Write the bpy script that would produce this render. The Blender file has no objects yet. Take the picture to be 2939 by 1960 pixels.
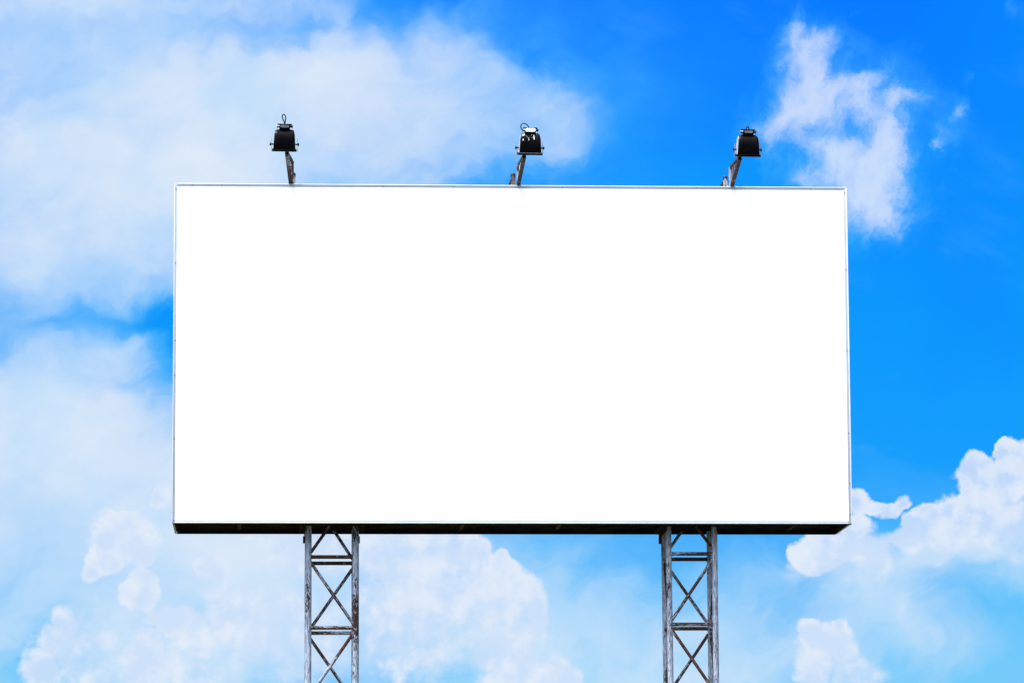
import bpy, bmesh, math, random
from math import radians, pi, sin, cos
from mathutils import Vector, Matrix, noise as mn

random.seed(7)
SC = bpy.context.scene
COL = SC.collection
EXPO = 1.0
GAIN = 2.0 ** EXPO

# ------------------------------------------------------------------ camera
B = 8.72                        # height of the board's lower edge above the ground
YAW, PITCH, ROLL = 0.0586, 0.1444, -0.0046
cd = bpy.data.cameras.new('camera')
cam = bpy.data.objects.new('camera', cd)
COL.objects.link(cam)
SC.camera = cam
cd.sensor_width = 36.0
cd.lens = 11626.0 / 2939 * 36
cd.clip_start = 0.5
cd.clip_end = 20000
cam.location = (-4.1782, -70.9736, B - 7.0986)
fw = Vector((sin(YAW) * cos(PITCH), cos(YAW) * cos(PITCH), sin(PITCH)))
rt = Vector((cos(YAW), -sin(YAW), 0))
up = rt.cross(fw)
r2 = cos(ROLL) * rt + sin(ROLL) * up
u2 = -sin(ROLL) * rt + cos(ROLL) * up
cam.rotation_euler = Matrix((r2, u2, -fw)).transposed().to_euler()

# ------------------------------------------------------------------ view
SC.view_settings.view_transform = 'Standard'
SC.view_settings.look = 'None'
SC.view_settings.gamma = 1.0
SC.view_settings.exposure = EXPO

# ------------------------------------------------------------------ sun
SUN_EL, SUN_AZ = radians(66), radians(238)       # azimuth clockwise from +Y: high, behind the viewer's left shoulder
sd = bpy.data.lights.new('sun', 'SUN')
sun = bpy.data.objects.new('sun', sd)
COL.objects.link(sun)
sd.energy = 4.6
sd.angle = radians(9)                            # veiled by thin cloud
sd.color = (1.0, 0.965, 0.91)
sdir = Vector((sin(SUN_AZ) * cos(SUN_EL), cos(SUN_AZ) * cos(SUN_EL), sin(SUN_EL)))
sun.rotation_euler = sdir.to_track_quat('Z', 'Y').to_euler()

# ------------------------------------------------------------------ sky
def lin(c):
    return tuple((v / 255 / 12.92) if v / 255 <= 0.04045 else ((v / 255 + 0.055) / 1.055) ** 2.4 for v in c)

class NT:
    """small helper that chains shader nodes"""
    def __init__(self, nt): self.nt = nt
    def n(self, t, **kw):
        k = self.nt.nodes.new(t)
        for a, v in kw.items(): setattr(k, a, v)
        return k
    def put(self, sock, v):
        if isinstance(v, bpy.types.NodeSocket): self.nt.links.new(v, sock)
        else: sock.default_value = v
    def m(self, op, a, b=None, c=None, clamp=False):
        k = self.n('ShaderNodeMath', operation=op, use_clamp=clamp)
        for i, v in enumerate((a, b, c)):
            if v is not None: self.put(k.inputs[i], v)
        return k.outputs[0]
    def v(self, op, a, b=None, scale=None):
        k = self.n('ShaderNodeVectorMath', operation=op)
        self.put(k.inputs[0], a)
        if b is not None: self.put(k.inputs[1], b)
        if scale is not None: self.put(k.inputs['Scale'], scale)
        return k.outputs['Value'] if op in ('LENGTH', 'DOT_PRODUCT', 'DISTANCE') else k.outputs[0]
    def noise(self, vec, scale, detail=6, rough=0.55, dist=0.0, out='Fac', dims='2D'):
        k = self.n('ShaderNodeTexNoise', noise_dimensions=dims)
        self.put(k.inputs['Vector'], vec)
        k.inputs['Scale'].default_value = scale
        k.inputs['Detail'].default_value = detail
        k.inputs['Roughness'].default_value = rough
        k.inputs['Distortion'].default_value = dist
        return k.outputs[out]
    def sstep(self, v, a, b, c=0.0, d=1.0):
        k = self.n('ShaderNodeMapRange', interpolation_type='SMOOTHSTEP')
        self.put(k.inputs['Value'], v)
        for nme, x in (('From Min', a), ('From Max', b), ('To Min', c), ('To Max', d)): self.put(k.inputs[nme], x)
        return k.outputs['Result']
    def mix(self, f, a, b, blend='MIX'):
        k = self.n('ShaderNodeMix', data_type='RGBA', blend_type=blend)
        self.put(k.inputs['Factor'], f)
        self.put(k.inputs[6], a if isinstance(a, bpy.types.NodeSocket) else (*a[:3], 1))
        self.put(k.inputs[7], b if isinstance(b, bpy.types.NodeSocket) else (*b[:3], 1))
        return k.outputs[2]
    def ramp(self, f, stops, interp='LINEAR'):
        k = self.n('ShaderNodeValToRGB')
        cr = k.color_ramp
        cr.interpolation = interp
        while len(cr.elements) > 1: cr.elements.remove(cr.elements[-1])
        cr.elements[0].position = stops[0][0]; cr.elements[0].color = (*stops[0][1], 1)
        for p, c in stops[1:]:
            e = cr.elements.new(p); e.color = (*c, 1)
        self.put(k.inputs[0], f)
        return k.outputs[0]
    def mapped(self, vec, loc, rot, scl):
        k = self.n('ShaderNodeMapping', vector_type='TEXTURE')
        self.put(k.inputs['Vector'], vec)
        k.inputs['Location'].default_value = loc
        k.inputs['Rotation'].default_value = rot
        k.inputs['Scale'].default_value = scl
        return k.outputs[0]

# cloud tables: weight, azimuth, elevation, half width, half height, tilt (all in degrees of sky)
VEIL = [(1.25, -3.293, 11.133, 3.943, 1.971, 0), (0.8, 0.305, 11.133, 2.76, 1.035, 0), (0.62, 2.917, 11.379, 1.429, 0.986, 0), (0.35, 1.685, 12.168, 0.986, 0.591, 0),
    (0.55, 4.001, 11.478, 0.444, 0.739, 0), (0.25, 2.202, 12.463, 0.345, 0.493, 12), (0.5, 3.015, 12.069, 0.739, 0.345, -25), (0.75, -3.145, 13.005, 2.563, 0.542, 0),
    (0.3, 0.551, 12.118, 3.45, 1.281, 0), (0.3, -1.667, 8.274, 1.281, 0.986, 0), (0.35, -0.829, 13.055, 2.464, 0.222, 0), (-0.35, 0.058, 12.562, 2.07, 0.37, -6),
    (-0.2, 2.769, 12.315, 1.232, 0.394, -20), (0.3, 0.798, 12.414, 0.936, 0.591, 35), (-0.4, 1.488, 12.858, 0.739, 0.493, 40), (0.25, 0.945, 12.808, 0.197, 0.542, -30),
    (0.5, -0.435, 12.118, 2.464, 0.591, 0), (0.5, -1.765, 10.344, 1.479, 0.986, 0), (-0.25, 1.488, 12.168, 0.591, 0.296, 30), (-0.5, -1.765, 8.718, 1.281, 0.271, 6),
    (-0.72, -1.322, 8.175, 0.739, 0.887, -10), (-0.12, -3.145, 8.644, 1.479, 0.296, -4), (0.7, -3.145, 9.457, 2.957, 0.789, 0), (1.1, -3.589, 7.436, 2.07, 0.838, 0),
    (0.5, -2.11, 8.126, 0.69, 0.345, -18), (1.4, -2.751, 6.352, 2.957, 1.134, 0), (1.5, -0.927, 4.627, 4.929, 1.626, 0), (0.7, 4.74, 3.74, 2.218, 0.838, 0),
    (0.6, 7.451, 3.986, 3.45, 0.986, 0), (0.5, 8.363, 4.775, 0.838, 0.542, 0), (0.55, 8.959, 4.233, 0.936, 0.542, 0), (1.1, 10.063, 5.218, 1.331, 0.37, 0),
    (0.5, 9.176, 5.218, 0.986, 0.296, 0), (0.5, 7.451, 5.12, 0.986, 0.296, 0), (0.3, 9.669, 4.725, 1.725, 0.296, 8), (-0.6, -3.096, 4.035, 0.444, 0.789, -20),
    (-0.7, -3.485, 3.799, 0.054, 0.044, 0), (-0.35, 9.324, 5.021, 0.887, 0.246, 0)]
WISP = [(0.75, 8.141, 11.527, 1.232, 0.986, 0), (0.75, 8.289, 10.295, 0.936, 0.739, 0), (0.5, 8.782, 10.738, 0.394, 0.641, 0), (0.3, 8.733, 9.95, 0.394, 0.444, 0),
    (1.5, 7.461, 12.66, 0.168, 0.276, -14), (0.8, 7.476, 12.291, 0.246, 0.246, 0), (0.6, 7.747, 12.513, 0.296, 0.197, 0), (1.0, 7.919, 12.488, 0.237, 0.246, 0),
    (0.8, 7.673, 12.168, 0.345, 0.296, 0), (1.0, 7.574, 11.699, 0.444, 0.444, 0), (1.1, 7.264, 11.379, 0.542, 0.296, 28), (0.75, 8.043, 11.823, 0.394, 0.246, 0),
    (0.8, 8.585, 11.961, 0.37, 0.118, 22), (0.9, 8.979, 11.675, 0.394, 0.148, -8), (0.7, 8.88, 11.33, 0.271, 0.296, 0), (0.7, 8.437, 11.527, 0.444, 0.296, 0),
    (-0.2, 8.264, 11.157, 0.296, 0.118, 20), (0.8, 7.895, 10.935, 0.69, 0.207, -12), (0.7, 8.733, 10.886, 0.271, 0.394, 0), (0.6, 7.698, 10.59, 0.493, 0.172, 5),
    (1.0, 8.338, 10.27, 0.444, 0.237, 8), (0.75, 8.683, 9.95, 0.444, 0.296, 0), (0.5, 8.338, 9.851, 0.739, 0.296, 10), (0.5, 8.19, 10.64, 0.641, 0.394, 0),
    (0.3, 8.535, 11.034, 0.936, 0.739, 0), (0.45, 7.057, 10.985, 0.296, 0.296, 0), (0.75, 9.743, 11.404, 0.128, 0.177, 0), (0.75, 9.63, 11.083, 0.177, 0.217, 0),
    (0.45, 9.891, 11.502, 0.069, 0.108, 0), (0.7, 9.792, 11.478, 0.108, 0.099, 30), (0.8, 9.482, 10.886, 0.069, 0.168, 0), (0.7, 9.925, 11.862, 0.069, 0.108, -15),
    (0.8, 10.556, 12.818, 0.079, 0.138, 0), (0.5, 8.373, 12.887, 0.108, 0.044, 35), (0.5, 8.363, 6.697, 0.444, 0.069, 0), (0.3, 7.845, 7.83, 0.296, 0.099, -30),
    (0.3, 8.733, 7.707, 0.197, 0.069, 20)]
CUMULUS = [(1.0, -2.169, 5.489, 0.453, 0.355, 0), (1, -1.864, 4.775, 0.296, 0.345, 0), (1, -3.047, 3.986, 0.394, 0.394, 0), (1, -2.209, 5.701, 0.384, 0.197, 0),
    (1, -2.081, 5.475, 0.453, 0.335, 0), (1, -1.874, 5.277, 0.207, 0.187, 0), (1, -2.416, 5.425, 0.246, 0.256, 0), (1, -2.593, 5.11, 0.158, 0.246, -20),
    (1, -2.406, 5.218, 0.246, 0.197, 0), (1, -1.893, 4.863, 0.256, 0.256, 0), (1, -2.036, 4.725, 0.237, 0.256, 0), (1, -2.948, 4.233, 0.306, 0.296, 0),
    (1, -3.17, 4.011, 0.237, 0.306, 0), (1, -3.244, 3.617, 0.325, 0.394, 0), (1, -2.652, 3.838, 0.641, 0.641, 0), (1, -1.371, 4.331, 0.493, 0.256, -12),
    (1, -1.125, 4.085, 0.394, 0.394, 0), (1, -0.868, 5.051, 0.276, 0.296, 0), (1, -0.78, 4.725, 0.325, 0.355, 0), (1, -1.765, 3.74, 0.739, 0.542, 0),
    (1, -1.125, 3.543, 0.641, 0.444, 0), (1, -1.568, 6.101, 0.177, 0.237, 0), (1, -0.435, 4.233, 0.739, 0.887, 0), (1, 0.551, 5.317, 1.084, 0.542, 0),
    (1, 0.305, 4.233, 0.986, 1.084, 0), (1, 1.675, 5.268, 0.936, 0.641, 0), (1, 2.572, 5.277, 0.483, 0.404, 0), (1, 3.139, 5.159, 0.217, 0.197, 0),
    (1, 3.287, 4.997, 0.246, 0.246, 0), (1, 3.508, 4.75, 0.266, 0.276, 0), (1, 3.656, 4.504, 0.237, 0.286, 0), (1, 3.725, 4.257, 0.187, 0.286, 0),
    (1, 3.015, 4.627, 0.739, 0.591, 0), (1, 2.03, 4.331, 1.281, 0.986, 0), (1, 3.213, 3.986, 0.641, 0.542, 0), (1, 3.942, 3.715, 0.237, 0.296, 0),
    (1, 4.11, 3.518, 0.207, 0.246, 0), (1, 3.41, 3.493, 0.789, 0.444, 0), (1, 10.32, 6.638, 0.227, 0.168, 0), (1, 10.531, 6.475, 0.345, 0.325, 0),
    (1, 9.984, 6.47, 0.227, 0.197, 0), (1, 9.841, 6.303, 0.207, 0.276, 0), (1, 10.211, 6.155, 0.591, 0.444, 0), (1, 9.768, 6.081, 0.187, 0.296, 0),
    (1, 9.506, 5.8, 0.266, 0.168, 0), (1, 9.22, 5.741, 0.246, 0.168, 0), (1, 9.028, 5.652, 0.197, 0.168, 0), (1, 10.014, 5.662, 0.887, 0.493, 0),
    (1, 9.028, 5.435, 0.394, 0.217, 0), (1, 9.556, 5.475, 0.739, 0.325, 0), (1, 10.556, 5.514, 0.641, 0.493, 0), (1, 8.25, 5.933, 0.237, 0.177, 0),
    (1, 8.506, 5.908, 0.187, 0.118, 0), (1, 8.683, 5.849, 0.217, 0.138, 0), (1, 8.88, 5.948, 0.128, 0.128, 0), (1, 8.24, 5.613, 0.276, 0.246, 0),
    (1, 7.836, 5.317, 0.542, 0.256, 0), (1, 8.24, 5.317, 0.591, 0.256, 0), (1, 7.5, 5.194, 0.325, 0.207, 0), (1, 7.717, 5.07, 0.493, 0.168, 0),
    (1, 8.476, 5.07, 0.325, 0.355, 0), (1, 8.24, 4.883, 0.296, 0.177, 0), (1, 7.574, 4.203, 0.187, 0.177, 0), (1, 7.491, 4.075, 0.177, 0.217, 0),
    (1, 7.993, 4.223, 0.138, 0.158, 0), (1, 7.717, 3.986, 0.404, 0.325, 0), (1, 7.648, 3.69, 0.325, 0.335, 0), (1, 8.003, 3.927, 0.276, 0.335, 0),
    (1, 7.599, 3.493, 0.296, 0.177, 0), (1, 8.141, 3.518, 0.542, 0.345, 0)]
FADE = [(0.9, 10.063, 5.021, 1.577, 0.444, 0), (0.7, 8.141, 4.824, 0.838, 0.296, 0), (0.8, 8.043, 3.444, 0.591, 0.345, 0), (0.6, 2.523, 3.986, 1.281, 0.69, 0),
    (0.7, -0.73, 3.592, 1.232, 0.542, 0), (0.45, -2.455, 3.838, 0.444, 0.542, 0), (0.8, 0.551, 4.528, 1.183, 1.134, 0), (0.5, -0.829, 4.725, 0.444, 0.296, 0),
    (0.5, 4.1, 3.986, 0.296, 0.296, 0)]

world = bpy.data.worlds.new('World')
SC.world = world
world.use_nodes = True
world.cycles.sampling_method = 'MANUAL'
world.cycles.sample_map_resolution = 256
wt = world.node_tree
wt.nodes.clear()
W = NT(wt)
tc = W.n('ShaderNodeTexCoord').outputs['Generated']
sep = W.n('ShaderNodeSeparateXYZ')
wt.links.new(tc, sep.inputs[0])
az = W.m('MULTIPLY', W.m('ARCTAN2', sep.outputs[0], sep.outputs[1]), 180 / pi)
el = W.m('MULTIPLY', W.m('ARCSINE', sep.outputs[2]), 180 / pi)
cmb = W.n('ShaderNodeCombineXYZ')
wt.links.new(az, cmb.inputs[0]); wt.links.new(el, cmb.inputs[1])
P = cmb.outputs[0]

sky = W.n('ShaderNodeTexSky', sky_type='NISHITA', sun_disc=False)
sky.sun_elevation = SUN_EL
sky.sun_rotation = SUN_AZ
STR = 0.115
nish = W.v('SCALE', sky.outputs[0], scale=STR)
# the photograph's air is graded to a deep azure: colour filter over elevation
NIS = {2: (.545, .580, .477), 3.4: (.52, .61, .59), 5: (.47, .60, .64), 6.45: (.415, .562, .653), 8.3: (.355, .505, .641),
       10.6: (.295, .435, .60), 13.1: (.247, .376, .548), 20: (.164, .259, .419)}
TGT = {2: (175, 215, 245), 3.4: (128, 203, 252), 5: (92, 186, 252), 6.45: (24, 157, 255), 8.3: (14, 152, 255), 10.6: (12, 150, 255),
       13.1: (8, 128, 255), 20: (6, 104, 236)}
st = [(e / 40, tuple(min(1, t / GAIN / n) for t, n in zip(lin(TGT[e]), NIS[e]))) for e in sorted(TGT)]
st.append((1.0, (.6, .85, 1)))
tint = W.ramp(W.m('DIVIDE', el, 40.0), st)
base = W.v('MULTIPLY', nish, tint)

def field(tab, vec, cone):
    """union (cones) or sum (bells) of tilted ellipses of cloud"""
    F = None
    for (w, a, e, ra, re, t) in tab:
        if t:
            ct, st_ = cos(radians(t)), sin(radians(t))
            U = W.m('ADD', W.v('DOT_PRODUCT', vec, (ct / ra, st_ / ra, 0)), -(a * ct + e * st_) / ra)
            V = W.m('ADD', W.v('DOT_PRODUCT', vec, (-st_ / re, ct / re, 0)), -(-a * st_ + e * ct) / re)
            d2 = W.m('MULTIPLY_ADD', U, U, W.m('MULTIPLY', V, V))
        else:
            k = W.n('ShaderNodeVectorMath', operation='MULTIPLY_ADD')
            W.put(k.inputs[0], vec)
            k.inputs[1].default_value = (1 / ra, 1 / re, 0)
            k.inputs[2].default_value = (-a / ra, -e / re, 0)
            d2 = W.v('DOT_PRODUCT', k.outputs[0], k.outputs[0])
        if cone:
            v = W.m('SUBTRACT', 1.0, W.m('SQRT', d2))
            F = v if F is None else W.m('SMOOTH_MAX', F, v, 0.12)
        else:
            g = W.m('POWER', math.exp(-1), d2)
            F = W.m('MULTIPLY_ADD', g, w, 0.0 if F is None else F)
    return F

def warp(vec, scale, amp, detail=3, rough=0.55):
    c = W.noise(vec, scale, detail, rough, out='Color')
    d = W.v('SUBTRACT', c, (0.5, 0.5, 0.5))
    d = W.v('MULTIPLY', d, (amp, amp, 0.0))
    return W.v('ADD', vec, d)

def c_(c): return tuple(v / GAIN for v in lin(c))

# broad variation in the open blue
b1 = W.noise(P, 0.22, 3, 0.5)
base = W.v('MULTIPLY', base, W.mix(W.sstep(b1, 0.35, 0.65), (1.0, 0.90, 1.0), (1.0, 1.06, 1.0)))
b2 = W.noise(W.mapped(P, (0, 0, 0), (0, 0, radians(-25)), (2.4, 1, 1)), 0.8, 6, 0.6)
col = W.mix(W.sstep(b2, 0.50, 0.78, 0.0, 0.16), base, c_((90, 190, 255)))

# thin veil, drawn out into streaks
Pv = warp(P, 0.7, 1.1, 3)
Pv = warp(Pv, 3.0, 0.22, 4, 0.6)
Fv = field(VEIL, Pv, False)
streak = W.noise(W.mapped(Pv, (0, 0, 0), (0, 0, radians(18)), (2.2, 1.0, 1)), 1.1, 7, 0.56)
amp = W.m('MULTIPLY', Fv, 1.5, clamp=True)
Fv = W.m('MULTIPLY_ADD', W.m('MULTIPLY', W.m('SUBTRACT', streak, 0.5), 1.5), amp, Fv)
dv = W.m('MULTIPLY', W.m('SUBTRACT', 1.0, W.m('POWER', 0.33, W.m('MAXIMUM', Fv, 0.0))), 1.06, clamp=True)
fine = W.noise(P, 0.5, 5, 0.55)
vcol = W.mix(W.sstep(fine, 0.35, 0.65), c_((203, 228, 251)), c_((224, 236, 249)))
col = W.mix(dv, col, W.mix(W.sstep(dv, 0.15, 1.0), c_((85, 202, 255)), vcol))

# torn wisps
Pw = warp(P, 2.2, 0.42, 5, 0.62)
Fw = field(WISP, Pw, False)
wn = W.noise(W.mapped(Pw, (0, 0, 0), (0, 0, radians(62)), (1.7, 1.0, 1)), 3.4, 8, 0.66)
Fw = W.m('ADD', W.m('MULTIPLY', W.m('SUBTRACT', wn, 0.5), 1.7), Fw)
Fw = W.m('MULTIPLY', Fw, W.sstep(field(WISP, P, False), 0.02, 0.3))
dw = W.sstep(Fw, 0.0, 2.9, 0.0, 0.90)
col = W.mix(dw, col, W.mix(W.sstep(dw, 0.1, 0.8), c_((85, 198, 255)), c_((212, 230, 252))))

# heaped clouds
Pc = warp(P, 1.6, 0.34, 3)
Fc = field(CUMULUS, Pc, True)
Fraw = Fc
vor = W.n('ShaderNodeTexVoronoi', feature='F1', voronoi_dimensions='2D')
Pq = warp(P, 5.0, 0.15, 2)
W.put(vor.inputs['Vector'], Pq)
vor.inputs['Scale'].default_value = 3.2
vor.inputs['Detail'].default_value = 2.0
vor.inputs['Roughness'].default_value = 0.55
bil = W.m('SUBTRACT', 0.45, vor.outputs['Distance'])
cn = W.noise(P, 3.2, 8, 0.66)
Fc = W.m('MINIMUM', W.m('MULTIPLY_ADD', Fc, 1.6, 0.22), 1.1)
fade = field(FADE, P, False)
Fc = W.m('SUBTRACT', Fc, W.m('MULTIPLY', fade, 0.35))
Fc2 = W.m('MULTIPLY_ADD', bil, 0.22, Fc)
Fc2 = W.m('MULTIPLY_ADD', W.m('SUBTRACT', cn, 0.5), 0.95, Fc2)
soft = W.m('ADD', W.sstep(W.noise(P, 0.45, 2, 0.5), 0.40, 0.62, 0.34, 0.60), fade)
soft = W.m('ADD', soft, W.sstep(az, -3.8, -0.8, 0.42, 0.0))
dc = W.sstep(Fc2, 0.0, soft, 0.0, 0.95)
# relief: difference of the billow field towards the light
Pl = W.v('ADD', P, (-0.10, 0.16, 0.0))
r0 = W.noise(P, 1.0, 5, 0.45); r1 = W.noise(Pl, 1.0, 5, 0.45)
rel = W.m('MULTIPLY', W.m('SUBTRACT', r0, r1), 3.2)
edge = W.sstep(Fraw, -0.1, 0.95, 0.66, 0.28)
lit = W.m('ADD', W.m('MULTIPLY_ADD', bil, 0.45, rel), edge)
lit = W.m('ADD', lit, W.m('MULTIPLY', W.m('SUBTRACT', cn, 0.5), 0.3))
litf = W.sstep(lit, -0.15, 0.95)
ccol = W.mix(litf, c_((209, 226, 250)), c_((229, 238, 250)))
dc = W.m('MULTIPLY', dc, W.sstep(litf, 0.0, 0.5, 0.86, 1.0))
col = W.mix(dc, col, ccol)

# the rest of the sky, outside the part the photograph shows
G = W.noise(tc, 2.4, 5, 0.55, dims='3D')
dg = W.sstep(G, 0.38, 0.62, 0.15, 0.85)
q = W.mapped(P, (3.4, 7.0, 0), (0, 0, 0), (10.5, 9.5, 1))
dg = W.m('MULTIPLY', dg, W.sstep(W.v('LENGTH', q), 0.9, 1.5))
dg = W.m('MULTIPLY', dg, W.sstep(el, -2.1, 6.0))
# unseen cloud round the sun, boosted as added soft fill on the panel
aur_fill = W.v('DOT_PRODUCT', tc, tuple(sdir))
aur_fill = W.sstep(aur_fill, 0.28, 1.0, 0.92, 10.5)
lumc = W.v('SCALE', c_((232, 238, 246)), scale=aur_fill)
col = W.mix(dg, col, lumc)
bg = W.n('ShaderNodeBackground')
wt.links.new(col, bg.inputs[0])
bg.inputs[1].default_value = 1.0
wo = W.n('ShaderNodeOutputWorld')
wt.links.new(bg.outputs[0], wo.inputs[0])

# ------------------------------------------------------------------ materials
def new_mat(name):
    m = bpy.data.materials.new(name)
    m.use_nodes = True
    nt = m.node_tree
    p = nt.nodes.get('Principled BSDF')
    return m, NT(nt), p

def plain(name, colr, rough=0.5, metal=0.0, vary=0.12, scale=9.0, bump=0.0, stretch=(1, 1, 1), spec=None):
    m, N, p = new_mat(name)
    t = N.n('ShaderNodeTexCoord').outputs['Object']
    q = N.mapped(t, (0, 0, 0), (0, 0, 0), stretch)
    f = N.noise(q, scale, 6, 0.6, dims='3D')
    a = tuple(c * (1 - vary) for c in colr); b = tuple(min(1, c * (1 + vary)) for c in colr)
    N.put(p.inputs['Base Color'], N.mix(N.sstep(f, 0.35, 0.65), a, b))
    N.put(p.inputs['Roughness'], N.sstep(f, 0.3, 0.7, max(0.05, rough - 0.08), min(1, rough + 0.08)))
    p.inputs['Metallic'].default_value = metal
    if spec is not None: p.inputs['Specular IOR Level'].default_value = spec
    if bump:
        k = N.n('ShaderNodeBump'); k.inputs['Strength'].default_value = bump; k.inputs['Distance'].default_value = 0.01
        N.put(k.inputs['Height'], f); N.put(p.inputs['Normal'], k.outputs[0])
    return m

def tube_paint(name, rust, seed=0.0, base=(0.31, 0.355, 0.45), dark_base=(0.095, 0.11, 0.145), rk=0.75):
    """old blue-grey paint over steel: long brushed streaks, flakes broken down to brown rust.
    u runs round the tube and v along it, both in metres"""
    m, N, p = new_mat(name)
    uv = N.n('ShaderNodeTexCoord').outputs['UV']
    oi = N.n('ShaderNodeObjectInfo').outputs['Random']
    cb = N.n('ShaderNodeCombineXYZ'); N.put(cb.inputs[2], N.m('MULTIPLY_ADD', oi, 37.0, seed))
    v = N.v('ADD', uv, cb.outputs[0])
    long_ = N.mapped(v, (0, 0, 0), (0, 0, 0), (1, 9, 1))
    mid = N.mapped(v, (0, 0, 0), (0, 0, 0), (1, 3.2, 1))
    s1 = N.noise(long_, 70, 6, 0.6, dims='3D')
    s2 = N.noise(mid, 45, 7, 0.68, dims='3D')
    big = N.noise(mid, 3.2, 3, 0.5, dims='3D')
    paint = N.mix(N.sstep(s1, 0.38, 0.62), dark_base, base)
    paint = N.mix(N.sstep(s2, 0.60, 0.72), paint, tuple(min(1, c * 1.3) for c in base))
    fr = N.m('ADD', s2, N.m('MULTIPLY', N.m('SUBTRACT', big, 0.5), 0.85))
    cut = 0.64 - 0.24 * rust
    rf = N.sstep(fr, cut, cut + 0.035)
    s3 = N.noise(mid, 120, 4, 0.6, dims='3D')
    rcol = N.ramp(s3, [(0.3, (0.006, 0.004, 0.004)), (0.45, (0.030 * rk, 0.013 * rk, 0.009 * rk)), (0.6, (0.078 * rk, 0.034 * rk, 0.021 * rk)), (0.8, (0.17 * rk, 0.085 * rk, 0.052 * rk))])
    N.put(p.inputs['Base Color'], N.mix(rf, paint, rcol))
    N.put(p.inputs['Roughness'], N.m('MULTIPLY_ADD', rf, 0.35, 0.5))
    N.put(p.inputs['Specular IOR Level'], N.m('MULTIPLY_ADD', rf, -0.3, 0.45))
    k = N.n('ShaderNodeBump'); k.inputs['Strength'].default_value = 0.6; k.inputs['Distance'].default_value = 0.004
    N.put(k.inputs['Height'], N.m('MULTIPLY_ADD', rf, -1.0, N.m('MULTIPLY', s2, 0.8)))
    N.put(p.inputs['Normal'], k.outputs[0])
    return m

M = {}
M['post'] = tube_paint('weathered grey post paint', 0.14)
M['post_rusty'] = tube_paint('weathered grey post paint with rust', 0.42)
M['brace'] = tube_paint('flaking brace paint', 0.74, base=(0.27, 0.30, 0.37), dark_base=(0.09, 0.10, 0.12), rk=1.0)
M['rung'] = tube_paint('rusted rung paint', 0.95, dark_base=(0.09, 0.10, 0.12), rk=0.9)
M['arm'] = tube_paint('rusty bracket paint', 1.1, base=(0.026, 0.015, 0.013), dark_base=(0.010, 0.006, 0.005), rk=0.28)
M['arm_light'] = tube_paint('bracket grey paint', 0.5, base=(0.20, 0.20, 0.235), dark_base=(0.09, 0.08, 0.09), rk=0.6)
M['face'] = plain('white vinyl sheet', (0.87, 0.87, 0.865), 0.55, vary=0.012, scale=1.5)
M['frame'] = plain('pale grey aluminium edge', (0.27, 0.295, 0.36), 0.5, vary=0.05, scale=2.2, stretch=(1, 1, 1))
M['lip'] = plain('aluminium lip with painted highlight', (0.52, 0.55, 0.60), 0.42, vary=0.06, scale=3)  # bright edge line painted as a paler metal tone
M['side'] = plain('zinc side sheet', (0.34, 0.33, 0.36), 0.55, vary=0.15)
M['soffit'] = plain('steel underside with painted shade', (0.012, 0.010, 0.010), 0.9, vary=0.5, scale=3, spec=0.0)  # near-black colour stands in for shade under the board
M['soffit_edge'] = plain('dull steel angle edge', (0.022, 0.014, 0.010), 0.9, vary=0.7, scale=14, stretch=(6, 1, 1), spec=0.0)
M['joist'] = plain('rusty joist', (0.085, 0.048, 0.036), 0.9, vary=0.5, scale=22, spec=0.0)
M['head'] = plain('dark rusted angle', (0.030, 0.018, 0.014), 0.9, vary=0.6, scale=25, spec=0.0)  # very dark rust brown, varied by noise
M['black'] = plain('black enamel', (0.0009, 0.0010, 0.0016), 0.33, vary=0.25, scale=7, bump=0.03, spec=0.045)
M['pale_end'] = plain('pale lamp end with painted highlight', (0.20, 0.21, 0.25), 0.6, vary=0.25, scale=12)  # side highlight of the black lamps put into a pale colour
M['rubber'] = plain('black rubber', (0.006, 0.006, 0.009), 0.5, vary=0.2, spec=0.2)
M['galv'] = plain('galvanised strip', (0.23, 0.26, 0.31), 0.42, metal=0.4, vary=0.25, scale=30)
M['glassy'] = plain('grey enamel cover plate', (0.05, 0.055, 0.07), 0.3, vary=0.3, scale=25)
M['whiteplate'] = plain('white cover plate', (0.72, 0.72, 0.73), 0.45, vary=0.05, scale=25)
M['dropping'] = plain('chalky bird dropping', (0.66, 0.66, 0.64), 0.9, vary=0.1, scale=60)
M['screw'] = plain('dull screw head', (0.09, 0.10, 0.125), 0.6)
M['concrete'] = plain('footing concrete', (0.30, 0.29, 0.27), 0.9, vary=0.2, scale=6, bump=0.4)

mg, N, p = new_mat('lamp glass')
p.inputs['Base Color'].default_value = (0.5, 0.52, 0.55, 1); p.inputs['Roughness'].default_value = 0.08
p.inputs['Transmission Weight'].default_value = 0.6
M['glass'] = mg

mg, N, p = new_mat('dry grass and earth')
t = N.n('ShaderNodeTexCoord').outputs['Object']
g1 = N.noise(t, 0.15, 5, 0.6, dims='3D'); g2 = N.noise(t, 9.0, 6, 0.65, dims='3D')
gc = N.mix(N.sstep(g1, 0.40, 0.62), (0.035, 0.055, 0.016), (0.085, 0.066, 0.042))
N.put(p.inputs['Base Color'], N.mix(N.sstep(g2, 0.3, 0.7), (0.03, 0.04, 0.015), gc))
p.inputs['Roughness'].default_value = 0.95
k = N.n('ShaderNodeBump'); k.inputs['Strength'].default_value = 0.7; k.inputs['Distance'].default_value = 0.08
N.put(k.inputs['Height'], g2); N.put(p.inputs['Normal'], k.outputs[0])
M['ground'] = mg

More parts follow.
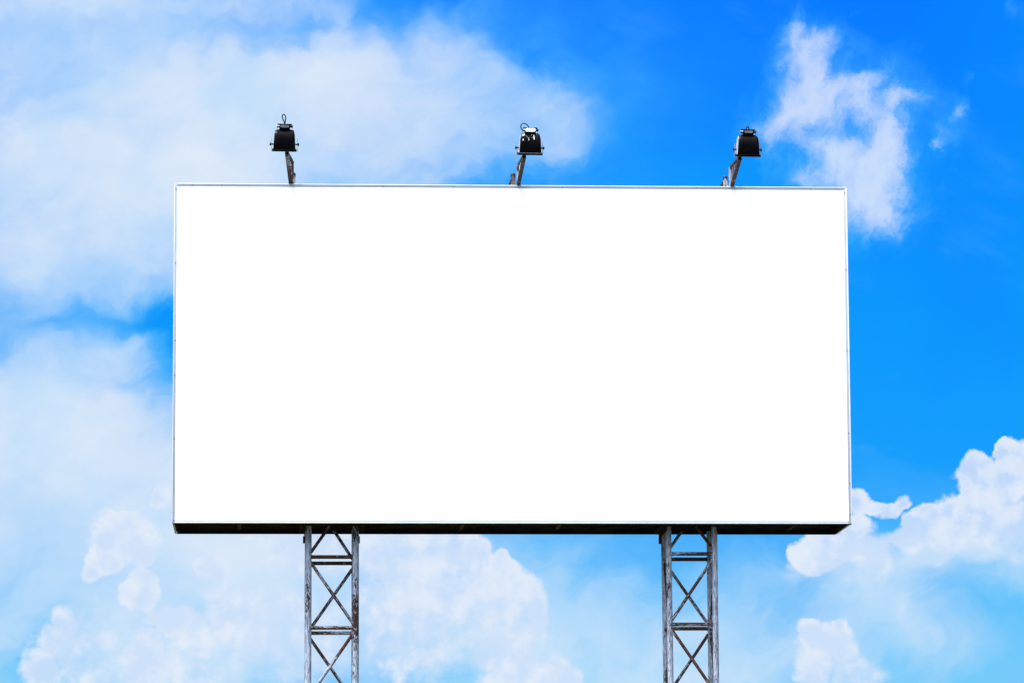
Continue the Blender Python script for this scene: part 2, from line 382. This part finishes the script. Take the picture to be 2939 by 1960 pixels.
# ------------------------------------------------------------------ mesh helpers
def link(name, bm, mat, parent=None, smooth=True, angle=40):
    me = bpy.data.meshes.new(name)
    bmesh.ops.recalc_face_normals(bm, faces=bm.faces)
    bm.to_mesh(me); bm.free()
    me.materials.append(mat)
    if smooth:
        for f in me.polygons: f.use_smooth = True
        try: me.set_sharp_from_angle(angle=radians(angle))
        except Exception: pass
    o = bpy.data.objects.new(name, me)
    COL.objects.link(o)
    if parent is not None:
        o.parent = parent
        o.matrix_parent_inverse = Matrix.Identity(4)
    return o

def thing(name, label, cat, loc=(0, 0, 0), rotz=0.0, group=None):
    o = bpy.data.objects.new(name, None)
    o.empty_display_size = 0.3
    COL.objects.link(o)
    o.location = loc; o.rotation_euler = (0, 0, rotz)
    o['label'] = label; o['category'] = cat
    if group: o['group'] = group
    return o

def box(bm, x0, x1, y0, y1, z0, z1, bev=0.0, mtx=None):
    vs = [bm.verts.new(c) for c in ((x0, y0, z0), (x1, y0, z0), (x1, y1, z0), (x0, y1, z0), (x0, y0, z1), (x1, y0, z1), (x1, y1, z1), (x0, y1, z1))]
    fs = [bm.faces.new([vs[i] for i in f]) for f in ((0, 3, 2, 1), (4, 5, 6, 7), (0, 1, 5, 4), (1, 2, 6, 5), (2, 3, 7, 6), (3, 0, 4, 7))]
    if bev:
        es = list({e for f in fs for e in f.edges})
        r = bmesh.ops.bevel(bm, geom=es, offset=bev, segments=2, affect='EDGES', profile=0.6)
        vs = list({v for f in r['faces'] for v in f.verts} | {v for v in vs if v.is_valid})
    if mtx is not None: bmesh.ops.transform(bm, matrix=mtx, verts=vs)
    return bm

def tube(bm, pts, rad, seg=18, square=False, closed=False, caps=True, weld=0.0, jitter=0.0):
    """sweep along pts; UV u = around (m), v = along (m)"""
    uvl = bm.loops.layers.uv.verify()
    pts = [Vector(p_) for p_ in pts]
    n = len(pts)
    rings = []; L = 0.0; prev = None; xa = None
    for i, P_ in enumerate(pts):
        a = pts[max(0, i - 1)]; b = pts[min(n - 1, i + 1)]
        d = (b - a).normalized()
        if xa is None:
            ref = Vector((0, 0, 1)) if abs(d.z) < 0.9 else Vector((0, 1, 0))
            xa = d.cross(ref).normalized()
        else: xa = (xa - d * xa.dot(d)).normalized()
        ya = d.cross(xa)
        if i: L += (P_ - pts[i - 1]).length
        r = rad[i] if isinstance(rad, (list, tuple)) else rad
        ring = []
        if square:
            cr = r * 0.14
            prof = []
            for sx, sy in ((1, 1), (-1, 1), (-1, -1), (1, -1)):
                c1 = (sx * r, sy * (r - cr)); c2 = (sx * (r - cr), sy * r)
                prof += ([c1, c2] if sx * sy > 0 else [c2, c1])
        else: prof = [(r * cos(2 * pi * k / seg), r * sin(2 * pi * k / seg)) for k in range(seg)]
        for (u, v) in prof:
            ring.append(bm.verts.new(P_ + xa * u + ya * v))
        rings.append((ring, L))
    m = len(rings[0][0])
    r0 = rad[0] if isinstance(rad, (list, tuple)) else rad
    for i in range(n - 1):
        (A, la), (B_, lb) = rings[i], rings[i + 1]
        for k in range(m):
            k2 = (k + 1) % m
            f = bm.faces.new((A[k], A[k2], B_[k2], B_[k]))
            u0, u1 = 2 * pi * r0 * k / m, 2 * pi * r0 * (k + 1) / m
            for lp, uv in zip(f.loops, ((u0, la), (u1, la), (u1, lb), (u0, lb))): lp[uvl].uv = uv
    if caps:
        bm.faces.new(list(reversed(rings[0][0]))); bm.faces.new(rings[-1][0])
    return bm

def collar(bm, at, axis, rad, h=0.02):
    """a rough weld bead where a tube meets another"""
    at = Vector(at); axis = Vector(axis).normalized()
    tube(bm, [at - axis * h, at - axis * h * 0.3, at + axis * h * 0.4, at + axis * h], [rad * 0.9, rad * 1.16, rad * 1.12, rad * 0.9], seg=14)

def pipe(name, a, b, r, mat, parent, square=False, weld=True, seg=18):
    bm = bmesh.new()
    a, b = Vector(a), Vector(b)
    k = max(2, int((b - a).length / 0.25))
    tube(bm, [a.lerp(b, i / k) for i in range(k + 1)], r, seg=seg, square=square)
    if weld and not square:
        d = (b - a).normalized()
        collar(bm, a + d * 0.02, d, r, 0.012); collar(bm, b - d * 0.02, d, r, 0.012)
    return link(name, bm, mat, parent)

# ------------------------------------------------------------------ ground
bm = bmesh.new()
S = 4000
nn = 24
gv = {}
def gx(i):
    t_ = (i / nn) * 2 - 1
    return math.copysign(abs(t_) ** 3, t_) * S
for i in range(nn + 1):
    for j in range(nn + 1):
        x, y = gx(i), gx(j)
        gv[i, j] = bm.verts.new((x, y, 0.0))
for i in range(nn):
    for j in range(nn): bm.faces.new((gv[i, j], gv[i + 1, j], gv[i + 1, j + 1], gv[i, j + 1]))
g = link('ground', bm, M['ground'], smooth=False); g['kind'] = 'structure'

# ------------------------------------------------------------------ billboard
H, D, HW = 6.0467, 1.9383, 6.0
bb = thing('billboard', 'large blank white billboard with thin grey metal edge raised on two lattice towers', 'billboard', (0, 0, B))
FL, FR, FT, FB = 0.045, 0.060, 0.046, 0.056       # visible widths of the metal edge
YF = 0.012
bm = bmesh.new()
# the sheet: fine grid with barely uneven tension
nx, nz = 60, 30
grid = [[None] * (nz + 1) for _ in range(nx + 1)]
for i in range(nx + 1):
    for j in range(nz + 1):
        x = -HW + FL - 0.01 + (2 * HW - FL - FR + 0.02) * i / nx
        z = FB - 0.01 + (H - FB - FT + 0.02) * j / nz
        e = min(i, nx - i, 4) / 4 * min(j, nz - j, 4) / 4
        y = -0.014 + 0.003 * e * mn.noise(Vector((x * 0.7, z * 0.5, 3.1)))
        grid[i][j] = bm.verts.new((x, y, z))
for i in range(nx):
    for j in range(nz): bm.faces.new((grid[i][j], grid[i + 1][j], grid[i + 1][j + 1], grid[i][j + 1]))
link('display_panel', bm, M['face'], bb)
# backing, sides and top skin of the box
bm = bmesh.new()
box(bm, -HW + 0.05, HW - 0.05, 0.03, 0.06, 0.10, H - 0.04)
link('backing_sheet', bm, M['side'], bb)
bm = bmesh.new(); box(bm, -HW + 0.004, HW - 0.004, 0.062, D, H - 0.036, H - 0.006); link('roof_sheet', bm, M['side'], bb)
bm = bmesh.new(); box(bm, -HW + 0.05, HW - 0.05, D - 0.03, D - 0.004, 0.12, H - 0.04); link('rear_sheet', bm, M['side'], bb)
for s in (-1, 1):
    bm = bmesh.new()
    x0, x1 = sorted((s * (HW - 0.004), s * (HW - 0.036)))
    box(bm, x0, x1, 0.062, D - 0.002, 0.004, H - 0.04)
    link('side_sheet', bm, M['side'], bb)

# metal edge: four rails, each with an added raised lip, its pale colour imitating a highlight
def rail(x0, x1, z0, z1):
    bm = bmesh.new()
    box(bm, x0, x1, -0.020, 0.055, z0, z1, bev=0.003)
    return link('edge_rail', bm, M['frame'], bb)
top = rail(-HW + FL + 0.002, HW - FR - 0.002, H - FT, H)
bot = rail(-HW + FL + 0.002, HW - FR - 0.002, 0.0, FB)
lef = rail(-HW, -HW + FL, 0.0, H)
rig = rail(HW - FR, HW, 0.0, H)
def lip(par, x0, x1, z0, z1, bev=0.0018):
    bm = bmesh.new(); box(bm, x0, x1, -0.026, -0.0215, z0, z1, bev=bev)
    return link('highlight_lip', bm, M['lip'], par)
lip(top, -HW + FL + 0.002, HW - 0.002, H - 0.013, H + 0.004)
lip(rig, HW - 0.017, HW + 0.003, 0.002, H - 0.016)
lip(bot, -HW + FL, HW - FR - 0.004, 0.004, 0.022)
lip(lef, -HW - 0.003, -HW + 0.009, 0.03, H - 0.02)
# drip bar under the bottom rail
bm = bmesh.new(); tube(bm, [(-HW + 0.01, 0.012, -0.004), (HW - 0.01, 0.012, -0.004)], 0.013, seg=12)
link('drip_bar', bm, M['soffit_edge'], bb)
def screws(par, pts):
    for (x, z) in pts:
        bm = bmesh.new()
        tube(bm, [(x, -0.0205, z), (x, -0.028, z)], [0.011, 0.008], seg=8)
        link('screw', bm, M['screw'], par)
# screw heads where the photograph shows them
screws(lef, [(-HW + 0.026, z) for z in (H - 0.10, 4.62, 3.24, 2.62, 1.49, 0.05)])
screws(top, [(x, H - 0.026) for x in (-5.68, -5.16, -1.05, 3.30, 3.62, 5.36)] + [(-2.3, H - 0.03), (0.9, H - 0.03)])
screws(rig, [(HW - 0.033, z) for z in (H - 0.10, 4.56, 3.10, 1.62, 0.72, 0.17)])
# dark underside: recessed sheet, front and rear channels, cross joists
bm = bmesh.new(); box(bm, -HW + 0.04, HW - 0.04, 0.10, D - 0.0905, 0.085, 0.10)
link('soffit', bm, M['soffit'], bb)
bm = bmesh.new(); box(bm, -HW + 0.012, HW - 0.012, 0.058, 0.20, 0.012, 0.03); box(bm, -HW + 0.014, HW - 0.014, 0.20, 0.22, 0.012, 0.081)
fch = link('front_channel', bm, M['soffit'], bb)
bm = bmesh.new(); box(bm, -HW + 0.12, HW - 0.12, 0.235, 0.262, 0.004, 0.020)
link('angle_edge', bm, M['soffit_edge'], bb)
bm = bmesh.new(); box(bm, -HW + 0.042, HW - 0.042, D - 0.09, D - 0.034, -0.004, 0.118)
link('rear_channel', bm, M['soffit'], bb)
for s in (-1, 1):
    bm = bmesh.new(); x0, x1 = sorted((s * (HW - 0.05), s * (HW - 0.11)))
    box(bm, x0, x1, 0.27, D - 0.10, 0.0, 0.08); link('end_channel', bm, M['soffit'], bb)
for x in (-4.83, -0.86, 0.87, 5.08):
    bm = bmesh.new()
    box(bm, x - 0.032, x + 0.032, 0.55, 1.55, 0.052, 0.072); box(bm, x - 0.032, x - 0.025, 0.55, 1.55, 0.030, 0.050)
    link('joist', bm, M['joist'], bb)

# ------------------------------------------------------------------ lattice towers
def tower(label, cx, lean, zr_front, zr_rear, xs, ys, first_front, rr, matsel):
    """four corner tubes, a pair of rungs and one diagonal on every face of each bay"""
    t = thing('lattice_tower', label, 'lattice tower', (cx, 0.5, 0.0), 0, 'lattice towers under the billboard')
    y0, y1 = 0.0, ys
    hw = xs / 2
    top_z = B - 0.002
    def X(s, z):                       # the left corner tubes lean outwards a little going down
        return s * hw + (lean if s < 0 else lean * 0.2) * (B - z) / 9.0
    for s in (-1, 1):
        for y in (y0, y1):
            bm = bmesh.new()
            k = 40
            tube(bm, [(X(s, top_z * (1 - i / k) + 0.02), y, top_z * (1 - i / k) + 0.02 * (1 if i else 0)) for i in range(k + 1)], rr, seg=28)
            for j in range(1, 6):      # faint site welds
                pass
            o = link('corner_tube', bm, M[matsel[(s, y == y1)]], t)
    zf = [B + zr_front - 1.252 * i for i in range(7)]
    zb = [B + zr_rear - 1.245 * i for i in range(7)]
    rgr = 0.034
    for i in range(7):
        if zf[i] < 0.3: break
        pipe('rung', (X(-1, zf[i]) + rr * 0.8, y0, zf[i]), (X(1, zf[i]) - rr * 0.8, y0, zf[i]), rgr, M['rung' if i < 1 or (cx > 0 and i == 1) else 'brace'], t)
        pipe('rung', (X(-1, zb[i]) + rr * 0.8, y1, zb[i]), (X(1, zb[i]) - rr * 0.8, y1, zb[i]), rgr, M['rung'], t)
        for s in (-1, 1):
            zz = (zf[i] + zb[i]) / 2 - 0.03
            pipe('side_rung', (X(s, zz), y0 + rr * 0.8, zz), (X(s, zz), y1 - rr * 0.8, zz), 0.028, M['brace'], t)
    br = 0.029
    ff = first_front
    for i in range(6):
        if zf[i + 1] < 0.3: break
        s = 1 if (i % 2 == 0) == (ff > 0) else -1      # +1: upper left to lower right on the front face
        gu, gl = 0.10, 0.075
        za, zc = zf[i] - gu, zf[i + 1] + gl
        pipe('brace', (X(-s, za) + s * rr * 0.75, y0, za), (X(s, zc) - s * rr * 0.75, y0, zc), br, M['brace'], t)
        za, zc = zb[i] - gu, zb[i + 1] + gl
        pipe('brace', (X(s, za) - s * rr * 0.75, y1, za), (X(-s, zc) + s * rr * 0.75, y1, zc), br, M['brace' if i else 'rung'] if cx < 0 else M['brace'], t)
        for q_ in (-1, 1):
            za, zc = zf[i] - 0.1, zb[i + 1] + 0.06
            ya, yb = (y0 + rr * .7, y1 - rr * .7) if (i % 2 == 0) == (q_ > 0) else (y1 - rr * .7, y0 + rr * .7)
            pipe('side_brace', (X(q_, za), ya, za), (X(q_, zc), yb, zc), 0.024, M['rung'], t)
    # half braces up to the board
    for face in (0, 1):
        y = (y0, y1)[face]
        zr = (zf, zb)[face][0]
        s = -ff if face == 0 else ff
        if cx < 0: run, zt = 0.335, 0.0
        else: run, zt = 0.29, 0.0
        a = (X(s, zr + 0.06) - s * rr * 0.7, y, zr + (0.075 if cx < 0 else 0.10))
        b = (X(s, B) - s * (rr * 0.7 + run), y, B + 0.005)
        pipe('brace', a, b, br, M['rung' if face else 'brace'], t, weld=False)
    # head plates bolted under the board's bearers
    for s in (-1, 1):
        xo = X(s, B) + s * (rr + 0.055)
        bm = bmesh.new()
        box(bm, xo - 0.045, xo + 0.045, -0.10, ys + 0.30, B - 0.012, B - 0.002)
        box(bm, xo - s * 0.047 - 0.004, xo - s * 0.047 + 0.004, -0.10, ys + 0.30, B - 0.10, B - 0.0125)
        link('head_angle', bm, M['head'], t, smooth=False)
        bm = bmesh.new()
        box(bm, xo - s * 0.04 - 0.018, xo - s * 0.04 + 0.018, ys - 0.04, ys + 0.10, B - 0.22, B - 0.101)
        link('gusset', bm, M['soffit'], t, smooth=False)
    for s in (-1, 1):
        for y in (y0, y1):
            bm = bmesh.new(); box(bm, X(s, 0) - 0.14, X(s, 0) + 0.14, y - 0.14, y + 0.14, 0.30, 0.318)
            link('base_plate', bm, M['galv'], t, smooth=False)
    bm = bmesh.new(); box(bm, -hw - 0.45, hw + 0.5, y0 - 0.45, y1 + 0.45, -0.4, 0.298, bev=0.02)
    link('footing', bm, M['concrete'], t, smooth=False)
    return t
tower('grey lattice tower with rusty rungs under the left half of the billboard', -3.19, 0.0, -0.545, -0.585, 0.835, 0.80, 1, 0.058,
      {(-1, False): 'post', (1, False): 'post_rusty', (-1, True): 'post_rusty', (1, True): 'post_rusty'})
tower('flaking grey lattice tower with all four tubes visible under the right half of the billboard', 3.194, 0.05, -0.485, -0.505, 0.822, 0.84, -1, 0.052,
      {(-1, False): 'post', (1, False): 'post', (-1, True): 'post_rusty', (1, True): 'post_rusty'})

# ------------------------------------------------------------------ floodlights on their arms
def smooth_curve(pts, k=10):
    pts = [Vector(p_) for p_ in pts]
    out = []
    for i in range(len(pts) - 1):
        p0, p1, p2, p3 = pts[max(0, i - 1)], pts[i], pts[i + 1], pts[min(len(pts) - 1, i + 2)]
        for j in range(k):
            t_ = j / k
            out.append(0.5 * ((2 * p1) + (p2 - p0) * t_ + (2 * p0 - 5 * p1 + 4 * p2 - p3) * t_ ** 2 + (3 * p1 - p0 - 3 * p2 + p3) * t_ ** 3))
    out.append(pts[-1])
    return out

def floodlight(label, base, lamp, roll, stub, cable, plate, foul, xr):
    """base: foot of the arm on the board's top edge; lamp: middle of the lamp's lower rim (both world)"""
    t = thing('floodlight', label, 'floodlight', base, 0, 'floodlights above the billboard')
    bx = Vector(base)
    L = Vector(lamp) - bx
    # arm: long lower tube, rear upright, falling upper tube, two light struts
    end = Vector((L.x - xr, L.y + 0.06, L.z - 0.024))
    foot = Vector((0, 0.012, 0.026))
    arm = pipe('arm', foot, end, 0.031, M['arm'], t, square=True)
    pf = Vector((stub[2], 0.30, -0.05)); pt = Vector((stub[2], 0.30, stub[3]))
    pipe('upright', pf, pt, 0.034, M['arm_light'], arm, seg=16)
    e2 = end.lerp(foot, 0.06) + Vector((0, 0, 0.05))
    pipe('upper_tube', pt, e2, 0.022, M['arm'], arm, square=True)
    for f in (0.25, 0.45, 0.68):
        a = foot.lerp(end, f) + Vector((0, 0, 0.03)); b = pt.lerp(e2, f * 0.93)
        pipe('strut', a, b, 0.013, M['arm_light'] if f < 0.6 else M['arm'], arm, seg=10)
    bm = bmesh.new(); box(bm, -0.05, 0.05, -0.024, 0.10, 0.001, 0.006)
    link('foot_plate', bm, M['arm'], arm, smooth=False)
    # short stay frame standing on the roof behind the arm
    sx, sz = stub[0], stub[1]
    cap = Vector((sx, 1.1, sz))
    pipe('stay_post', (sx, 1.1, -0.045), cap, 0.036, M['arm_light'], arm, seg=16)
    bm = bmesh.new(); tube(bm, [cap - Vector((0, 0, 0.035)), cap + Vector((0, 0, 0.02)), cap + Vector((0, 0, 0.036)), cap + Vector((0, 0, 0.044))], [0.043, 0.043, 0.034, 0.012], seg=16)
    link('stay_cap', bm, M['rubber'], arm)
    pipe('stay_rail', cap - Vector((0, -0.02, 0.03)), (sx - 0.02, 1.92, sz - 0.05), 0.026, M['arm'], arm, seg=12)
    pipe('stay_brace', cap - Vector((0, 0.02, 0.02)), (sx, 0.45, 0.0), 0.019, M['arm_light'], arm, seg=12)
    # ---- lamp head, local frame at the middle of its lower rim
    R = Matrix.Translation(L) @ Matrix.Rotation(roll, 4, 'Y') @ Matrix.Rotation(radians(13), 4, 'X')
    def place(bm): bmesh.ops.transform(bm, matrix=R, verts=bm.verts)
    bm = bmesh.new()
    prof = []
    nP = 22
    hh, dd = 0.335, 0.185
    for i in range(nP + 1):
        a = pi * i / nP
        ex = 2 / 2.7
        y = -dd * math.copysign(abs(cos(a)) ** ex, cos(a)); z = 0.033 + (hh - 0.0) * abs(sin(a)) ** (2 / 2.2)
        prof.append((y, z))
    def wz(z): return 0.189 - 0.016 * ((z - 0.033) / hh) - 0.012 * max(0, (z - 0.033) / hh - 0.80) / 0.2
    NX = 12
    rows = []
    for (y, z) in prof:
        w_ = wz(z); row = []
        for k in range(NX + 1):
            u = -1 + 2 * k / NX
            edge = max(0, abs(u) - 0.86) / 0.14
            yy = y * (1 - 0.05 * edge ** 2); zz = 0.033 + (z - 0.033) * (1 - 0.04 * edge ** 2)
            row.append(bm.verts.new((w_ * u, yy, zz)))
        rows.append(row)
    for i in range(nP):
        for k in range(NX): bm.faces.new((rows[i][k], rows[i][k + 1], rows[i + 1][k + 1], rows[i + 1][k]))
    for k in (0, NX): bm.faces.new([r_[k] for r_ in rows])
    place(bm)
    hs = link('housing', bm, M['black'], t, angle=50)
    for s in (-1, 1):
        bm = bmesh.new()
        ra = [bm.verts.new((s * (wz(z) - 0.001), y * 0.93, 0.036 + (z - 0.033) * 0.94)) for y, z in prof]
        rb = [bm.verts.new((s * (wz(z) + 0.0035), y * 0.93, 0.036 + (z - 0.033) * 0.94)) for y, z in prof]
        for i in range(len(ra)): bm.faces.new((ra[i], ra[(i + 1) % len(ra)], rb[(i + 1) % len(ra)], rb[i]))
        bm.faces.new(ra); bm.faces.new(list(reversed(rb)))
        place(bm); link('end_plate', bm, M['pale_end'], hs, smooth=False)
    # cooling ribs wrapping the crown
    for j in range(9):
        bm = bmesh.new()
        x = -0.095 + 0.19 * j / 8
        idx = range(3, nP - 3)
        outp = [(prof[i][0] * 1.035, 0.033 + (prof[i][1] - 0.033) * 1.03) for i in idx]
        inp = [(prof[i][0] * 0.99, 0.033 + (prof[i][1] - 0.033) * 0.985) for i in idx]
        va = []
        for (y, z), (yi, zi) in zip(outp, inp):
            va.append([bm.verts.new((x - 0.003, y, z)), bm.verts.new((x + 0.003, y, z)), bm.verts.new((x + 0.003, yi, zi)), bm.verts.new((x - 0.003, yi, zi))])
        for a, b in zip(va, va[1:]):
            for q_ in range(4): bm.faces.new((a[q_], a[(q_ + 1) % 4], b[(q_ + 1) % 4], b[q_]))
        bm.faces.new(va[0]); bm.faces.new(list(reversed(va[-1])))
        place(bm); link('rib', bm, M['black'], hs)
    # rim with clips and glass
    bm = bmesh.new(); box(bm, -0.213, 0.213, -0.205, 0.205, -0.004, 0.034, bev=0.006); place(bm)
    rm = link('rim', bm, M['black'], hs)
    bm = bmesh.new(); box(bm, -0.20, 0.20, -0.18, 0.18, -0.008, -0.0045); place(bm)
    link('glass', bm, M['glass'], hs)
    bm = bmesh.new(); box(bm, -0.210, 0.210, -0.2085, -0.2055, 0.028, 0.034); place(bm)
    gsk = link('seam', bm, M['pale_end'] if foul else M['rubber'], hs)
    # wiring box on top: finned neck, oval cover, cross bar with glands
    def stadium(bm, w, h, y0, y1, zc, dx=0.0, n=10, tap=1.0):
        ra, rb = [], []
        for s_, a0 in ((1, -pi / 2), (-1, pi / 2)):
            for i in range(n + 1):
                a = a0 + pi * i / n
                x = s_ * (w / 2 - h / 2) + h / 2 * cos(a); z = h / 2 * sin(a)
                ra.append(bm.verts.new((x + dx, y0, zc + z))); rb.append(bm.verts.new((x * tap + dx, y1, zc + z * tap)))
        m_ = len(ra)
        for i in range(m_): bm.faces.new((ra[i], ra[(i + 1) % m_], rb[(i + 1) % m_], rb[i]))
        bm.faces.new(list(reversed(ra))); bm.faces.new(rb)
    nk = bmesh.new(); box(nk, -0.092, 0.092, -0.075, 0.085, 0.355, 0.415, bev=0.008)
    for j in range(6):
        x = -0.078 + 0.156 * j / 5
        box(nk, x - 0.006, x + 0.006, -0.095, -0.07, 0.345, 0.40)
    place(nk); wb = link('wiring_box', nk, M['black'], t)
    tilt = Matrix.Translation((0, -0.085, 0.425)) @ Matrix.Rotation(radians(-14), 4, 'X')
    bm = bmesh.new(); stadium(bm, 0.178, 0.066, -0.012, 0.06, 0.0)
    bmesh.ops.transform(bm, matrix=tilt, verts=bm.verts); place(bm); link('cover_rim', bm, M['black' if plate != 'white' else 'whiteplate'], wb)
    bm = bmesh.new(); stadium(bm, 0.165 if plate == 'white' else 0.148, 0.056 if plate == 'white' else 0.044, -0.016, -0.0125, 0.0)
    bmesh.ops.transform(bm, matrix=tilt, verts=bm.verts); place(bm); link('cover_plate', bm, M['whiteplate' if plate == 'white' else 'glassy'], wb)
    for sx_ in (-0.066, 0.066):
        bm = bmesh.new(); tube(bm, [(sx_, -0.0165, 0), (sx_, -0.020, 0)], 0.006, seg=8)
        bmesh.ops.transform(bm, matrix=tilt, verts=bm.verts); place(bm); link('cover_screw', bm, M['screw' if plate == 'white' else 'galv'], wb)
    bm = bmesh.new()
    vs = [(-0.135, 0.400), (-0.135, 0.438), (-0.118, 0.466), (0.118, 0.466), (0.135, 0.438), (0.135, 0.400)]
    fa = [bm.verts.new((x, -0.02, z)) for x, z in vs]; fb = [bm.verts.new((x, 0.06, z)) for x, z in vs]
    for i in range(6): bm.faces.new((fa[i], fa[(i + 1) % 6], fb[(i + 1) % 6], fb[i]))
    bm.faces.new(list(reversed(fa))); bm.faces.new(fb)
    place(bm); link('cross_bar', bm, M['black'], wb, angle=20)
    for s in (-1, 1):
        bm = bmesh.new(); tube(bm, [(s * 0.09, -0.045, 0.428), (s * 0.128, -0.045, 0.428), (s * 0.130, -0.045, 0.428), (s * 0.146, -0.045, 0.426)], [0.016, 0.016, 0.011, 0.011], seg=14); place(bm)
        link('cable_gland', bm, M['galv'] if s < 0 else M['rubber'], wb)
        bm = bmesh.new(); box(bm, s * 0.133 - 0.0025, s * 0.133 + 0.0025, 0.0, 0.03, 0.35, 0.402); place(bm)
        link('bar_leg', bm, M['galv'], wb, smooth=False)
    # yoke: flat strips down both sides, knobs, cross strip back to the arm
    yk = bmesh.new()
    for s in (-1, 1):
        box(yk, s * 0.2245 - 0.003, s * 0.2245 + 0.003, 0.02, 0.055, 0.045, 0.215, mtx=None)
        box(yk, s * 0.2245 - 0.003, s * 0.2245 + 0.003, 0.02, 0.055, -0.009, 0.0445)
    box(yk, -0.2275, 0.2275, 0.02, 0.055, -0.0125, -0.0095)
    place(yk); link('yoke', yk, M['galv'], t, smooth=False)
    for s in (-1, 1):
        bm = bmesh.new()
        tube(bm, [(s * 0.19, 0.038, 0.112), (s * 0.229, 0.038, 0.112)], 0.014, seg=12)
        tube(bm, [(s * 0.2285, 0.038, 0.112), (s * 0.233, 0.038, 0.112), (s * 0.250, 0.038, 0.112), (s * 0.256, 0.038, 0.112)], [0.020, 0.030, 0.030, 0.022], seg=6)
        place(bm); link('knob', bm, M['rubber'], t)
    bm = bmesh.new()
    cps = smooth_curve(cable)
    tube(bm, cps, 0.0095, seg=10); place(bm)
    link('cable', bm, M['rubber'], t)
    if foul:
        rnd = random.Random(5)
        spots = [(-0.125, 0.345, .030, .014), (-0.10, 0.352, .022, .012), (-0.075, 0.335, .012, .009), (-0.128, 0.262, .012, .017), (-0.03, 0.285, .012, .010), (-0.028, 0.258, .010, .012),
                 (0.062, 0.29, .010, .034), (0.062, 0.335, .009, .030), (0.02, 0.345, .010, .008), (-0.01, 0.33, .007, .006), (0.1, 0.352, .024, .010), (0.03, 0.305, .006, .005), (-0.06, 0.31, .006, .007), (-0.2, 0.05, .01, .012)]
        for (x, z, rx_, rz_) in [(a_, b_, c2 * 0.75, d_ * 0.85) for a_, b_, c2, d_ in spots]:
            bm = bmesh.new()
            # sits on the curved shell: find the shell's y at this height
            i = min(range(nP // 2 + 1), key=lambda q_: abs(prof[q_][1] - z))
            y = prof[i][0] * 1.04 - 0.004
            nrm = Vector((0, prof[i][0] / dd ** 2, (prof[i][1] - 0.033) / hh ** 2)).normalized()
            tz = Vector((1, 0, 0)).cross(nrm).normalized()
            ring = []
            c0 = Vector((x, y, z))
            top_ = bm.verts.new(c0 + nrm * 0.003)
            for q_ in range(12):
                a = 2 * pi * q_ / 12; f = rnd.uniform(0.65, 1.25)
                ring.append(bm.verts.new(c0 + Vector((1, 0, 0)) * (rx_ * f * cos(a)) + tz * (rz_ * f * sin(a) * 1.2) - nrm * 0.004))
            for q_ in range(12): bm.faces.new((ring[q_], ring[(q_ + 1) % 12], top_))
            place(bm); link('bird_dropping', bm, M['dropping'], hs)
    return t

ZT = B + H + 0.004
floodlight('black floodlight with a narrow upright cable loop, leftmost above the billboard', (-3.945, 0, ZT), (-4.062, -1.95, ZT + 0.220), radians(0.8),
           (0.053, 0.37, 0.024, 0.47), [(0.0, 0.0, 0.462), (-0.015, 0.0, 0.51), (-0.045, 0.0, 0.575), (-0.036, 0.0, 0.622), (-0.012, 0.0, 0.628), (0.012, 0.0, 0.59), (0.012, 0.0, 0.53), (0.0, 0.0, 0.462)], 'grey', False, -0.043)
floodlight('black floodlight with white oval cover plate and bird droppings, middle of the three', (0.115, 0, ZT), (0.195, -1.95, ZT + 0.185), radians(0.6),
           (-0.035, 0.385, 0.019, 0.43), [(-0.02, 0.0, 0.462), (-0.06, -0.01, 0.515), (-0.115, -0.02, 0.538), (-0.160, -0.03, 0.51), (-0.165, -0.045, 0.46), (-0.135, -0.055, 0.425), (-0.10, -0.06, 0.412)], 'white', True, 0.091)
floodlight('black floodlight with grey oval cover and a short cable arch, rightmost above the billboard', (3.945, 0, ZT), (3.994, -1.95, ZT + 0.180), radians(0.7),
           (-0.002, 0.36, 0.011, 0.41), [(-0.03, 0.0, 0.462), (-0.028, 0.0, 0.495), (-0.008, 0.0, 0.515), (0.012, 0.0, 0.495), (0.016, 0.0, 0.462)], 'grey', False, 0.122)
